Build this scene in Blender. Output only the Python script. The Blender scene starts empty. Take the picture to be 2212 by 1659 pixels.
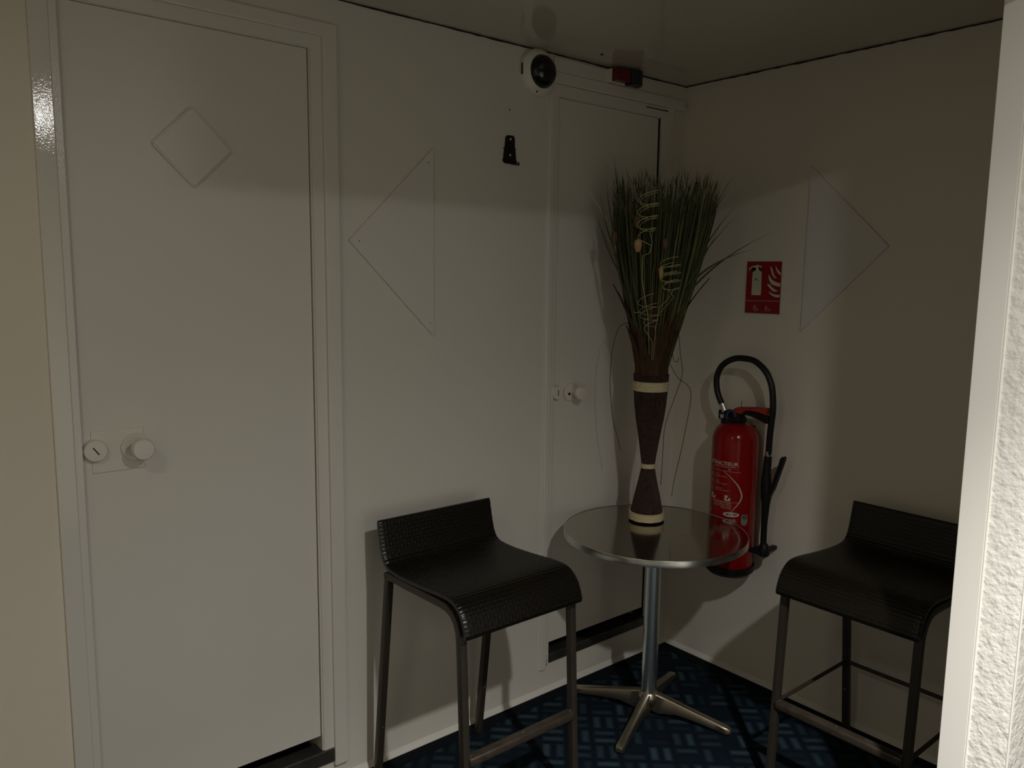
import bpy, bmesh, math, random
import numpy as np
from mathutils import Vector, Matrix
random.seed(7)
R = math.radians
PI = math.pi
scene = bpy.context.scene
COL = scene.collection

# ------------------------------------------------------------------ camera
CAM = Vector((-2.84646, -2.28703, 1.68305))
YAW, PITCH, ROLL, FPX = R(50.298), R(-7.584), R(0.698), 1734.1
d = Vector((math.cos(YAW) * math.cos(PITCH), math.sin(YAW) * math.cos(PITCH), math.sin(PITCH)))
r = d.cross(Vector((0, 0, 1))).normalized()
u = r.cross(d)
r2 = r * math.cos(ROLL) + u * math.sin(ROLL)
u2 = -r * math.sin(ROLL) + u * math.cos(ROLL)
cd = bpy.data.cameras.new('camera')
cd.sensor_width = 36.0
cd.lens = FPX * 36.0 / 2212
cd.clip_start = 0.05
cam = bpy.data.objects.new('camera', cd)
M3 = Matrix((r2, u2, -d)).transposed()
cam.matrix_world = Matrix.Translation(CAM) @ M3.to_4x4()
COL.objects.link(cam)
scene.camera = cam

# ------------------------------------------------------------------ light and exposure
w = bpy.data.worlds.new('world')
scene.world = w
w.use_nodes = True
w.node_tree.nodes['Background'].inputs[0].default_value = (0.9, 0.95, 1.0, 1)
w.node_tree.nodes['Background'].inputs[1].default_value = 0.01
scene.view_settings.view_transform = 'Standard'
scene.view_settings.look = 'None'
scene.view_settings.gamma = 1.0
scene.view_settings.exposure = 0.16
scene.view_settings.use_curve_mapping = False

LAMP_A = (-1.76, -2.40, 2.47)      # main downlight of the corridor, right of the camera
LAMP_B = (-3.35, -1.45, 2.47)      # softer, warmer lamp at the corridor's left end


def area(name, loc, size, power, color, spread=180):
    l = bpy.data.lights.new(name, 'AREA')
    l.shape = 'DISK'
    l.size = size
    l.energy = power
    l.color = color
    l.spread = R(spread)
    o = bpy.data.objects.new(name, l)
    o.location = loc
    COL.objects.link(o)
    return o


def spot(name, loc, power, angle, color):
    l = bpy.data.lights.new(name, 'SPOT')
    l.energy = power
    l.color = color
    l.spot_size = R(angle)
    l.spot_blend = 1.0
    l.shadow_soft_size = 0.03
    o = bpy.data.objects.new(name, l)
    o.location = loc
    COL.objects.link(o)
    return o


# the downlight throws most of its light downwards: a tight beam, a wider one and a weak cosine spill
CA = (1.0, 0.975, 0.94)
spot('downlight_core', LAMP_A, 275, 100, CA)
spot('downlight_beam', LAMP_A, 74, 140, CA)
area('downlight_spill', LAMP_A, 0.10, 7.4, CA)
area('lamp_glow', LAMP_B, 0.30, 2.4, (1.0, 0.89, 0.70))


# ------------------------------------------------------------------ helpers
def parent_keep(o, p):
    """parent o to p; o's mesh is in world coordinates, shift it to p's frame"""
    o.parent = p
    if p.parent is None:
        o.location = -p.location if p.type == 'EMPTY' or p.location.length > 0 else (0, 0, 0)


def obj(name, me, mat=None, parent=None, smooth=False, kind=None, label=None):
    if isinstance(me, bmesh.types.BMesh):
        m = bpy.data.meshes.new(name)
        me.to_mesh(m)
        me.free()
        me = m
    if mat:
        me.materials.clear()
        me.materials.append(mat)
    if smooth:
        me.polygons.foreach_set('use_smooth', [True] * len(me.polygons))
        if smooth != 'all':
            me.set_sharp_from_angle(angle=R(smooth if isinstance(smooth, (int, float)) and smooth is not True else 40))
    o = bpy.data.objects.new(name, me)
    COL.objects.link(o)
    if parent is not None:
        o.parent = parent
        if parent.get('_world') and not parent.get('_child'):
            o.location = -parent.location
        o['_w'] = 1
    if kind:
        o['kind'] = kind
    if label:
        o['label'] = label
    return o


def thing(name, label, cat, loc=(0, 0, 0), group=None, world=True):
    o = bpy.data.objects.new(name, None)
    o.empty_display_size = 0.05
    o.location = loc
    COL.objects.link(o)
    o['label'] = label
    o['category'] = cat
    if group:
        o['group'] = group
    if world:
        o['_world'] = 1
    return o


def box(bm, x0, x1, y0, y1, z0, z1, bev=0.0):
    x0, x1 = min(x0, x1), max(x0, x1)
    y0, y1 = min(y0, y1), max(y0, y1)
    z0, z1 = min(z0, z1), max(z0, z1)
    vs = [bm.verts.new(p) for p in ((x0, y0, z0), (x1, y0, z0), (x1, y1, z0), (x0, y1, z0),
                                    (x0, y0, z1), (x1, y0, z1), (x1, y1, z1), (x0, y1, z1))]
    fs = [bm.faces.new([vs[i] for i in f]) for f in
          ((3, 2, 1, 0), (4, 5, 6, 7), (0, 1, 5, 4), (1, 2, 6, 5), (2, 3, 7, 6), (3, 0, 4, 7))]
    if bev > 0:
        es = list({e for f in fs for e in f.edges})
        bmesh.ops.bevel(bm, geom=es, offset=bev, segments=2, profile=0.5, affect='EDGES')
    return bm


def bx(*a, bev=0.0):
    return box(bmesh.new(), *a, bev=bev)


def prism(bm, pts, axis, a0, a1):
    """extrude polygon pts (2D) along axis between a0 and a1"""
    def mk(p, a):
        if axis == 0:
            return (a, p[0], p[1])
        if axis == 1:
            return (p[0], a, p[1])
        return (p[0], p[1], a)
    A = [bm.verts.new(mk(p, a0)) for p in pts]
    B = [bm.verts.new(mk(p, a1)) for p in pts]
    n = len(pts)
    bm.faces.new(A)
    bm.faces.new(list(reversed(B)))
    for i in range(n):
        j = (i + 1) % n
        bm.faces.new((A[j], A[i], B[i], B[j]))
    bmesh.ops.recalc_face_normals(bm, faces=bm.faces)
    return bm


def tube(bm, path, rad, seg=10, caps=True, sq=False):
    """sweep a circle (or rounded square) along path; rad number or list"""
    P = [Vector(p) for p in path]
    n = len(P)
    rad = [rad] * n if isinstance(rad, (int, float)) else rad
    T = []
    for i in range(n):
        a = P[max(i - 1, 0)]
        b = P[min(i + 1, n - 1)]
        t = (b - a)
        T.append(t.normalized() if t.length > 0 else Vector((0, 0, 1)))
    ref = Vector((0, 0, 1)) if abs(T[0].z) < 0.9 else Vector((1, 0, 0))
    N = (ref - T[0] * ref.dot(T[0])).normalized()
    rings = []
    for i in range(n):
        N = (N - T[i] * N.dot(T[i])).normalized()
        B = T[i].cross(N)
        ring = []
        for k in range(seg):
            a = 2 * PI * (k + (0.5 if sq else 0)) / seg
            ca, sa = math.cos(a), math.sin(a)
            if sq:
                q = (abs(ca) ** 6 + abs(sa) ** 6) ** (-1 / 6)
                ca, sa = ca * q, sa * q
            ring.append(bm.verts.new(P[i] + (N * ca + B * sa) * rad[i]))
        rings.append(ring)
    for i in range(n - 1):
        for k in range(seg):
            j = (k + 1) % seg
            bm.faces.new((rings[i][k], rings[i][j], rings[i + 1][j], rings[i + 1][k]))
    if caps:
        bm.faces.new(list(reversed(rings[0])))
        bm.faces.new(rings[-1])
    return bm


def lathe(bm, prof, center=(0, 0, 0), seg=48, axis='z', jitter=None):
    """prof list of (r, h); closed at r==0 ends"""
    cx, cy, cz = center
    rings = []
    for (rr, h) in prof:
        if rr < 1e-6:
            p = (cx, cy, cz + h) if axis == 'z' else ((cx, cy + h, cz) if axis == 'y' else (cx + h, cy, cz))
            rings.append([bm.verts.new(p)])
            continue
        ring = []
        for k in range(seg):
            a = 2 * PI * k / seg
            q = rr + (jitter(a, h) if jitter else 0)
            c, s = q * math.cos(a), q * math.sin(a)
            if axis == 'z':
                p = (cx + c, cy + s, cz + h)
            elif axis == 'y':
                p = (cx + c, cy + h, cz + s)
            else:
                p = (cx + h, cy + c, cz + s)
            ring.append(bm.verts.new(p))
        rings.append(ring)
    for i in range(len(rings) - 1):
        a, b = rings[i], rings[i + 1]
        if len(a) == 1 and len(b) == 1:
            continue
        for k in range(seg):
            j = (k + 1) % seg
            if len(a) == 1:
                bm.faces.new((a[0], b[j], b[k]))
            elif len(b) == 1:
                bm.faces.new((a[k], a[j], b[0]))
            else:
                bm.faces.new((a[k], a[j], b[j], b[k]))
    bmesh.ops.recalc_face_normals(bm, faces=bm.faces)
    return bm


def smooth_path(pts, n=8):
    """catmull-rom through pts"""
    P = [Vector(p) for p in pts]
    P = [P[0] * 2 - P[1]] + P + [P[-1] * 2 - P[-2]]
    out = []
    for i in range(1, len(P) - 2):
        p0, p1, p2, p3 = P[i - 1:i + 3]
        for k in range(n):
            t = k / n
            out.append(0.5 * ((2 * p1) + (p2 - p0) * t + (2 * p0 - 5 * p1 + 4 * p2 - p3) * t * t
                              + (3 * p1 - p0 - 3 * p2 + p3) * t ** 3))
    out.append(P[-2])
    return out


# ------------------------------------------------------------------ materials
def mat(name, color, rough=0.6, metal=0.0, spec=0.5, noise=0.0, nscale=8.0, bump=0.0, bscale=60.0, coat=0.0,
        stretch=None, rvar=0.0, bdist=0.002):
    m = bpy.data.materials.new(name)
    m.use_nodes = True
    nt = m.node_tree
    b = nt.nodes['Principled BSDF']
    b.inputs['Base Color'].default_value = (*color, 1)
    b.inputs['Roughness'].default_value = rough
    b.inputs['Metallic'].default_value = metal
    b.inputs['Specular IOR Level'].default_value = spec
    b.inputs['Coat Weight'].default_value = coat
    tc = nt.nodes.new('ShaderNodeTexCoord')
    mp = nt.nodes.new('ShaderNodeMapping')
    nt.links.new(tc.outputs['Object'], mp.inputs['Vector'])
    if stretch:
        mp.inputs['Scale'].default_value = stretch
    if noise > 0:
        n = nt.nodes.new('ShaderNodeTexNoise')
        n.inputs['Scale'].default_value = nscale
        n.inputs['Detail'].default_value = 5
        nt.links.new(mp.outputs[0], n.inputs['Vector'])
        rp = nt.nodes.new('ShaderNodeMapRange')
        rp.inputs['From Min'].default_value = 0.3
        rp.inputs['From Max'].default_value = 0.7
        rp.inputs['To Min'].default_value = 1 - noise
        rp.inputs['To Max'].default_value = 1 + noise
        nt.links.new(n.outputs['Fac'], rp.inputs['Value'])
        hs = nt.nodes.new('ShaderNodeVectorMath')
        hs.operation = 'SCALE'
        hs.inputs[0].default_value = color
        nt.links.new(rp.outputs[0], hs.inputs['Scale'])
        nt.links.new(hs.outputs[0], b.inputs['Base Color'])
        if rvar > 0:
            r_ = nt.nodes.new('ShaderNodeMapRange')
            r_.inputs['To Min'].default_value = rough - rvar
            r_.inputs['To Max'].default_value = rough + rvar
            nt.links.new(n.outputs['Fac'], r_.inputs['Value'])
            nt.links.new(r_.outputs[0], b.inputs['Roughness'])
    if bump > 0:
        n2 = nt.nodes.new('ShaderNodeTexNoise')
        n2.inputs['Scale'].default_value = bscale
        n2.inputs['Detail'].default_value = 3
        nt.links.new(mp.outputs[0], n2.inputs['Vector'])
        bp = nt.nodes.new('ShaderNodeBump')
        bp.inputs['Strength'].default_value = bump
        bp.inputs['Distance'].default_value = bdist
        nt.links.new(n2.outputs['Fac'], bp.inputs['Height'])
        nt.links.new(bp.outputs[0], b.inputs['Normal'])
    return m


WHITE = (0.74, 0.72, 0.65)
M_wall = mat('white wall paint', WHITE, 0.55, noise=0.015, nscale=1.5, bump=0.12, bscale=90, spec=0.35)
M_left = mat('cream paint and lamp warmth', (0.79, 0.73, 0.62), 0.6, noise=0.015, nscale=1.5, bump=0.12, bscale=90, spec=0.3)
M_wallb = mat('warm white wall paint', (0.78, 0.735, 0.635), 0.55, noise=0.015, nscale=1.5, bump=0.12, bscale=90, spec=0.35)
M_trim = mat('white gloss trim paint', (0.75, 0.73, 0.67), 0.22, bump=0.35, bscale=200, spec=0.5, stretch=(1, 1, 0.5))
M_gloss = mat('fresh high gloss trim paint', (0.75, 0.73, 0.67), 0.05, bump=0.085, bscale=240, spec=0.55)
M_door = mat('white door paint', (0.75, 0.73, 0.67), 0.45, noise=0.015, nscale=2, bump=0.08, bscale=120, spec=0.4)
M_panel = mat('pale grey panel paint', (0.74, 0.725, 0.68), 0.5, noise=0.01, nscale=3, spec=0.4)
M_ceil = mat('glossy cream ceiling panel', (0.60, 0.56, 0.46), 0.09, noise=0.02, nscale=2, spec=0.6, bump=0.02, bscale=9)
M_strip = mat('bright white corner strip paint', (0.95, 0.935, 0.86), 0.35, spec=0.4)
M_plaster = mat('rough white plaster', (0.95, 0.935, 0.86), 0.7, bump=0.9, bscale=55, bdist=0.006, spec=0.3)
M_bead = mat('dark joint sealant', (0.02, 0.017, 0.012), 0.9)
M_black = mat('flat black', (0.006, 0.006, 0.006), 0.9, spec=0.1)
M_gap = mat('dark gap interior', (0.012, 0.011, 0.009), 0.9, spec=0.1)
M_sill = mat('dull metal sill', (0.10, 0.095, 0.085), 0.45, metal=0.7, noise=0.25, nscale=20)
M_wicker = mat('dark brown woven plastic', (0.0062, 0.0048, 0.0030), 0.32, spec=0.4, noise=0.3, nscale=120)
M_frame = mat('taupe powder-coated steel', (0.036, 0.029, 0.021), 0.42, spec=0.5, noise=0.08, nscale=30)
M_bar = mat('worn brown footrest metal', (0.065, 0.052, 0.038), 0.35, metal=0.3, noise=0.25, nscale=40)
M_screw = mat('bright screw metal', (0.6, 0.58, 0.54), 0.3, metal=0.9)
M_steel = mat('brushed steel table top', (0.47, 0.455, 0.40), 0.13, metal=1.0, noise=0.05, nscale=30, rvar=0.03)
M_rim = mat('bare aluminium rim', (0.55, 0.57, 0.56), 0.25, metal=1.0, noise=0.25, nscale=12)
M_pole = mat('polished aluminium pole', (0.85, 0.92, 0.92), 0.30, metal=1.0)
M_cast = mat('cast aluminium feet', (0.50, 0.44, 0.35), 0.36, metal=1.0, noise=0.10, nscale=20)
M_stick = mat('dark brown dried sticks', (0.038, 0.019, 0.011), 0.8, noise=0.5, nscale=60)
M_raffia = mat('cream raffia band', (0.62, 0.53, 0.33), 0.8, noise=0.12, nscale=30, bump=0.8, bscale=120, stretch=(0.3, 0.3, 4))
M_leafb = mat('brown dried sheath leaf', (0.125, 0.062, 0.028), 0.7, noise=0.4, nscale=25, stretch=(3, 3, 0.4))
M_leafd = mat('dark dried leaf tip', (0.030, 0.018, 0.012), 0.7, noise=0.3, nscale=25)
M_pod = mat('tan seed pod', (0.42, 0.27, 0.11), 0.7, noise=0.2, nscale=50)
M_podd = mat('brown seed pod', (0.10, 0.06, 0.03), 0.7, noise=0.2, nscale=50)
M_curl = mat('pale raffia curl', (0.42, 0.38, 0.20), 0.7)
M_stem = mat('thin dark stem', (0.05, 0.045, 0.025), 0.8)
M_red = mat('red extinguisher enamel', (0.27, 0.006, 0.006), 0.17, spec=0.3, noise=0.04, nscale=10)
M_redp = mat('red plastic lever', (0.36, 0.022, 0.014), 0.5)
M_rubber = mat('black rubber hose', (0.008, 0.008, 0.008), 0.42, spec=0.4)
M_plastic = mat('black plastic', (0.007, 0.007, 0.007), 0.5, spec=0.3)
M_blue = mat('blue plastic ring', (0.02, 0.06, 0.17), 0.45)
M_print = mat('pale label print', (0.55, 0.47, 0.42), 0.5)
M_printw = mat('label oval white', (0.60, 0.54, 0.48), 0.5)
M_printg = mat('grey green label print', (0.22, 0.25, 0.20), 0.5)
M_printk = mat('dark label print', (0.03, 0.03, 0.03), 0.5)
M_signred = mat('red sign vinyl', (0.29, 0.006, 0.009), 0.4, noise=0.04, nscale=30)
M_signw = mat('pale sign print', (0.60, 0.60, 0.44), 0.5)
M_signp = mat('photoluminescent sign border', (0.66, 0.66, 0.55), 0.5)
M_signk = mat('pink worn sign print', (0.42, 0.16, 0.16), 0.5)
M_camw = mat('white camera housing', (0.80, 0.78, 0.70), 0.4)
M_dome = mat('smoked dome plastic', (0.004, 0.004, 0.004), 0.06, spec=0.6)
M_lensr = mat('dark red lens', (0.14, 0.006, 0.006), 0.3)
M_horn = mat('blackish green sounder', (0.010, 0.016, 0.014), 0.5)
M_knob = mat('white painted knob', (0.76, 0.73, 0.66), 0.35)
M_lampf = mat('white lamp housing', (0.8, 0.8, 0.78), 0.4)


def emis(name, color, strength):
    m = bpy.data.materials.new(name)
    m.use_nodes = True
    b = m.node_tree.nodes['Principled BSDF']
    b.inputs['Base Color'].default_value = (*color, 1)
    b.inputs['Emission Color'].default_value = (*color, 1)
    b.inputs['Emission Strength'].default_value = strength
    return m


M_glow = emis('lit lamp disc', (1.0, 0.95, 0.85), 3.0)

# grass blades: colour varies per island
M_grass = mat('olive dried grass', (0.06, 0.065, 0.022), 0.6, spec=0.3)
nt = M_grass.node_tree
geo = nt.nodes.new('ShaderNodeNewGeometry')
cr = nt.nodes.new('ShaderNodeValToRGB')
cr.color_ramp.elements[0].color = (0.035, 0.046, 0.018, 1)
cr.color_ramp.elements[1].color = (0.24, 0.21, 0.085, 1)
e = cr.color_ramp.elements.new(0.65)
e.color = (0.085, 0.098, 0.038, 1)
nt.links.new(geo.outputs['Random Per Island'], cr.inputs[0])
nt.links.new(cr.outputs[0], nt.nodes['Principled BSDF'].inputs['Base Color'])

# carpet: basket-weave of rounded rectangles, blue-grey on navy, set at 45 degrees to the walls
M_carpet = bpy.data.materials.new('navy basket pattern carpet')
M_carpet.use_nodes = True
nt = M_carpet.node_tree
N = nt.nodes
Lk = nt.links
bs = N['Principled BSDF']
bs.inputs['Roughness'].default_value = 0.95
bs.inputs['Specular IOR Level'].default_value = 0.1
tc = N.new('ShaderNodeTexCoord')
mp = N.new('ShaderNodeMapping')
mp.inputs['Rotation'].default_value = (0, 0, R(42))
mp.inputs['Scale'].default_value = (10.4, 10.4, 10.4)
Lk.new(tc.outputs['Object'], mp.inputs['Vector'])
sp = N.new('ShaderNodeSeparateXYZ')
Lk.new(mp.outputs[0], sp.inputs[0])


def mth(op, a, b=None, c=None):
    n = N.new('ShaderNodeMath')
    n.operation = op
    for i, v in enumerate((a, b, c)):
        if v is None:
            continue
        if isinstance(v, (int, float)):
            n.inputs[i].default_value = v
        else:
            Lk.new(v, n.inputs[i])
    return n.outputs[0]


X_, Y_ = sp.outputs[0], sp.outputs[1]
fx = mth('SUBTRACT', mth('FRACT', X_), 0.5)
fy = mth('SUBTRACT', mth('FRACT', Y_), 0.5)
ix, iy = mth('FLOOR', X_), mth('FLOOR', Y_)
par = mth('FLOORED_MODULO', mth('ADD', ix, iy), 2.0)          # 0 or 1
# two parallel bars inside a cell, orientation by parity
aU = mth('ADD', mth('MULTIPLY', par, fx), mth('MULTIPLY', mth('SUBTRACT', 1.0, par), fy))   # along the bar
aV = mth('ADD', mth('MULTIPLY', par, fy), mth('MULTIPLY', mth('SUBTRACT', 1.0, par), fx))   # across
bV = mth('SUBTRACT', mth('FRACT', mth('ADD', mth('MULTIPLY', aV, 2.0), 1.0)), 0.5)
eu = mth('SUBTRACT', 0.44, mth('ABSOLUTE', aU))
ev = mth('SUBTRACT', 0.36, mth('ABSOLUTE', bV))
mu = mth('MULTIPLY', eu, 7.0)
mv = mth('MULTIPLY', ev, 3.6)
mask = N.new('ShaderNodeMath')
mask.operation = 'MINIMUM'
Lk.new(mu, mask.inputs[0])
Lk.new(mv, mask.inputs[1])
mask.use_clamp = False
cl = N.new('ShaderNodeClamp')
Lk.new(mask.outputs[0], cl.inputs[0])
half = mth('FLOOR', mth('MULTIPLY', aV, 2.0))
cmb = N.new('ShaderNodeCombineXYZ')
Lk.new(ix, cmb.inputs[0])
Lk.new(iy, cmb.inputs[1])
Lk.new(half, cmb.inputs[2])
wn = N.new('ShaderNodeTexWhiteNoise')
wn.noise_dimensions = '3D'
Lk.new(cmb.outputs[0], wn.inputs[0])
vr = N.new('ShaderNodeMapRange')
vr.inputs['To Min'].default_value = 0.0
vr.inputs['To Max'].default_value = 1.0
Lk.new(wn.outputs[0], vr.inputs[0])
fac = mth('MULTIPLY', cl.outputs[0], vr.outputs[0])
nz = N.new('ShaderNodeTexNoise')
nz.inputs['Scale'].default_value = 260
Lk.new(tc.outputs['Object'], nz.inputs['Vector'])
fac2 = mth('MULTIPLY', fac, mth('ADD', 0.5, nz.outputs['Fac']))
mx = N.new('ShaderNodeMix')
mx.data_type = 'RGBA'
mx.inputs['A'].default_value = (0.005, 0.010, 0.017, 1)
mx.inputs['B'].default_value = (0.034, 0.062, 0.080, 1)
Lk.new(fac2, mx.inputs['Factor'])
Lk.new(mx.outputs['Result'], bs.inputs['Base Color'])
bp = N.new('ShaderNodeBump')
bp.inputs['Strength'].default_value = 0.6
bp.inputs['Distance'].default_value = 0.003
Lk.new(nz.outputs['Fac'], bp.inputs['Height'])
Lk.new(bp.outputs[0], bs.inputs['Normal'])
M_border = mat('plain black carpet border', (0.006, 0.008, 0.011), 0.95, bump=0.5, bscale=300, spec=0.1)

# ------------------------------------------------------------------ the room
ZC = 2.50
XL, XR, YB, T = -3.9, 1.6, -3.5, 0.12
D1 = (-2.398, -1.741, 0.125, 2.343)       # door 1 opening x0, x1, z0, z1
D2 = (-0.740, -0.147, 0.162, 2.350)


def struct(name, bm, m, parent=None, smooth=False):
    o = obj(name, bm, m, parent, smooth)
    o['kind'] = 'structure'
    return o


struct('floor', bx(XL - T, XR + T, YB - T, T, -0.08, 0.0), M_carpet)
bm = bmesh.new()
box(bm, XL, -0.065, -0.065, 0.0, 0.0, 0.0025)
box(bm, -0.065, 0.0, -1.556, 0.0, 0.0, 0.0025)
struct('trim_1', bm, M_border)
struct('ceiling', bx(XL - T, XR + T, YB - T, T, ZC, ZC + 0.08), M_ceil)

# wall_left: the wall with the two doors (y = 0 plane), split round the openings
bm = bmesh.new()
xs = [XL - T, D1[0], D1[1], D2[0], D2[1], XR + T]
box(bm, -2.462, xs[1], 0, T, -0.08, ZC)
box(bm, xs[1], xs[2], 0, T, D1[3], ZC)
box(bm, xs[1], xs[2], 0, T, -0.08, D1[2] - 0.045)
box(bm, xs[2], xs[3], 0, T, -0.08, ZC)
box(bm, xs[3], xs[4], 0, T, D2[3], ZC)
box(bm, xs[3], xs[4], 0, T, -0.08, D2[2] - 0.036)
box(bm, xs[4], T, 0, T, -0.08, ZC)
struct('wall_left', bm, M_wall)
struct('wall_left_end', bx(xs[0], -2.462, -0.003, T, -0.08, ZC), M_left)  # same wall as wall_left; warm lamplight is put into its cream colour
struct('wall_right', bx(0, T, -1.70, 0, -0.08, ZC), M_wallb)
# pier beside the opening: smooth corner strip and rough plaster end
PX, PY = -0.870, -1.556
struct('wall_front', bx(PX + 0.004, T, PY - 0.145, PY, -0.08, ZC), M_plaster)
bm = bmesh.new()
box(bm, PX, PX + 0.06, PY - 0.056, PY + 0.003, 0.0, ZC - 0.001, bev=0.0015)
struct('trim_3', bm, M_strip)
bm = bmesh.new()
tube(bm, [(PX + 0.003, PY - 0.058, 0), (PX + 0.003, PY - 0.058, ZC - 0.001)], 0.0028, 8)
struct('trim_4', bm, M_strip, smooth=True)
bm = bmesh.new()
tube(bm, [(PX + 0.006, PY - 0.143, 0), (PX + 0.006, PY - 0.143, ZC - 0.001)], 0.003, 8)
struct('trim_5', bm, M_strip, smooth=True)
# unseen header box over the opening, added to throw the level wall shadow
struct('shadow_header', bx(-1.865, PX, PY - 0.10, PY, 2.30, ZC), M_wall)
# corridor shell behind the camera
struct('wall_corridor_right', bx(XR, XR + T, YB, -1.70, -0.08, ZC), M_left)
struct('wall_corridor_left', bx(XL - T, XL, YB, 0, -0.08, ZC), M_left)
struct('wall_back', bx(XL - T, XR + T, YB - T, YB, -0.08, ZC), M_left)
struct('wall_corridor_front', bx(T, XR, -1.70, -1.6, -0.08, ZC), M_wall)

# dark joint bead where walls meet the ceiling (ragged)
bm = bmesh.new()
n = 120
path = [(-3.2 + (3.2) * i / n, -0.0015, ZC - 0.002 + random.uniform(-0.0012, 0.001)) for i in range(n + 1)]
tube(bm, path, [random.uniform(0.0016, 0.0036) for _ in path], 6)
path = [(-0.0015, -1.55 * i / 70, ZC - 0.002 + random.uniform(-0.001, 0.001)) for i in range(71)]
tube(bm, path, [random.uniform(0.002, 0.0042) for _ in path], 6)
struct('trim_7', bm, M_bead)
# small cove at the foot of both walls
for nm, ax in (('baseboard_left', 1), ('baseboard_right', 0)):
    bm = bmesh.new()
    pr = [(0.0, 0.0026), (-0.014, 0.0026), (-0.013, 0.006), (-0.007, 0.013), (0.0, 0.022)]
    if ax == 1:
        prism(bm, pr, 0, -3.0, 0.0)
    else:
        A = [bm.verts.new((p[0], 0.0, p[1])) for p in pr]
        B = [bm.verts.new((p[0], -1.555, p[1])) for p in pr]
        bm.faces.new(A)
        bm.faces.new(list(reversed(B)))
        for i in range(5):
            j = (i + 1) % 5
            bm.faces.new((A[j], A[i], B[i], B[j]))
        bmesh.ops.recalc_face_normals(bm, faces=bm.faces)
    struct(nm, bm, M_trim)


def frame_piece(x0, x1, z0, z1, dpt, bev=0.003):
    return bx(x0, x1, -dpt, 0.004, z0, z1, bev=bev)


# ---- door 1 frame
fr = bmesh.new()
fl = bmesh.new()
for (a, b) in ((-2.462, -2.416), (-1.702, -1.654)):
    if b > -2:
        box(fr, a, b, -0.016, 0.004, 0.062, 2.421, bev=0.004)
    else:
        # this face is tilted very slightly so the lamp's highlight lands on it
        prism(fl, [(a, 0.004), (a, -0.0085), (a + 0.0015, -0.0100), (b - 0.003, -0.0079), (b, -0.0055), (b, 0.004)], 2, 0.062, 2.421)
box(fr, -2.462, -1.654, -0.0158, 0.004, 2.381, 2.4212, bev=0.004)
struct('trim_8', fr, M_trim)
struct('trim_19', fl, M_gloss)
st = bmesh.new()
for (a, b) in ((-2.4165, D1[0]), (D1[1] + 0.004, -1.7015)):
    box(st, a, b, -0.006, 0.03, 0.10, 2.382, bev=0.002)
box(st, -2.4170, -1.7010, -0.0053, 0.03, D1[3] + 0.0025, 2.382, bev=0.002)
struct('trim_9', st, M_trim)
# ---- door 2 frame
fr = bmesh.new()
box(fr, -0.786, -0.757, -0.009, 0.004, 0.100, 2.436, bev=0.004)
box(fr, -0.118, -0.072, -0.008, 0.004, 0.10, 2.400, bev=0.003)
box(fr, -0.786, -0.012, -0.016, 0.004, 2.395, 2.436, bev=0.004)
struct('trim_10', fr, M_trim)
st = bmesh.new()
box(st, -0.7565, D2[0], -0.004, 0.03, 0.14, 2.3945, bev=0.002)
box(st, D2[1] + 0.001, -0.1175, -0.003, 0.03, 0.14, 2.3945, bev=0.002)
box(st, -0.7569, -0.1171, -0.0062, 0.03, D2[3] + 0.0025, 2.3945, bev=0.002)
struct('trim_11', st, M_trim)
struct('trim_12', bx(-0.255, -0.10, -0.0068, -0.005, 2.3795, 2.3835), M_gap)
# raised board above door 2
struct('trim_13', bx(-0.770, -0.482, -0.010, 0.002, 2.437, 2.488, bev=0.002), M_trim)
# dark recess behind each door gap
struct('trim_2', bx(D2[1] - 0.0145, D2[1] + 0.0005, 0.010, 0.09, 0.165, D2[3] - 0.001), M_black)
for nm, dd, lb in (('trim_14', D1, 0.176), ('trim_15', D2, 0.205)):
    bm = bmesh.new()
    box(bm, dd[0] - 0.001, dd[1] + 0.010, 0.100, 0.118, 0.03, dd[3] + 0.01)
    box(bm, dd[0] - 0.001, dd[1] + 0.002, 0.045, 0.10, dd[2] - 0.046, dd[2] - 0.02)
    box(bm, dd[1] + 0.0005, dd[1] + 0.0016, 0.031, 0.11, dd[2] - 0.03, dd[3])
    struct(nm, bm, M_black)
# sills
bm = bx(-2.44, -1.700, -0.011, 0.05, 0.079, 0.127, bev=0.003)
struct('trim_16', bm, M_sill)
bm = bx(-0.748, -0.149, -0.009, 0.05, 0.124, 0.162, bev=0.003)
struct('trim_17', bm, M_sill)
bm = bmesh.new()
box(bm, -0.752, -0.746, -0.010, 0.0, 0.118, 0.164, bev=0.001)
struct('trim_18', bm, M_knob)

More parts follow.
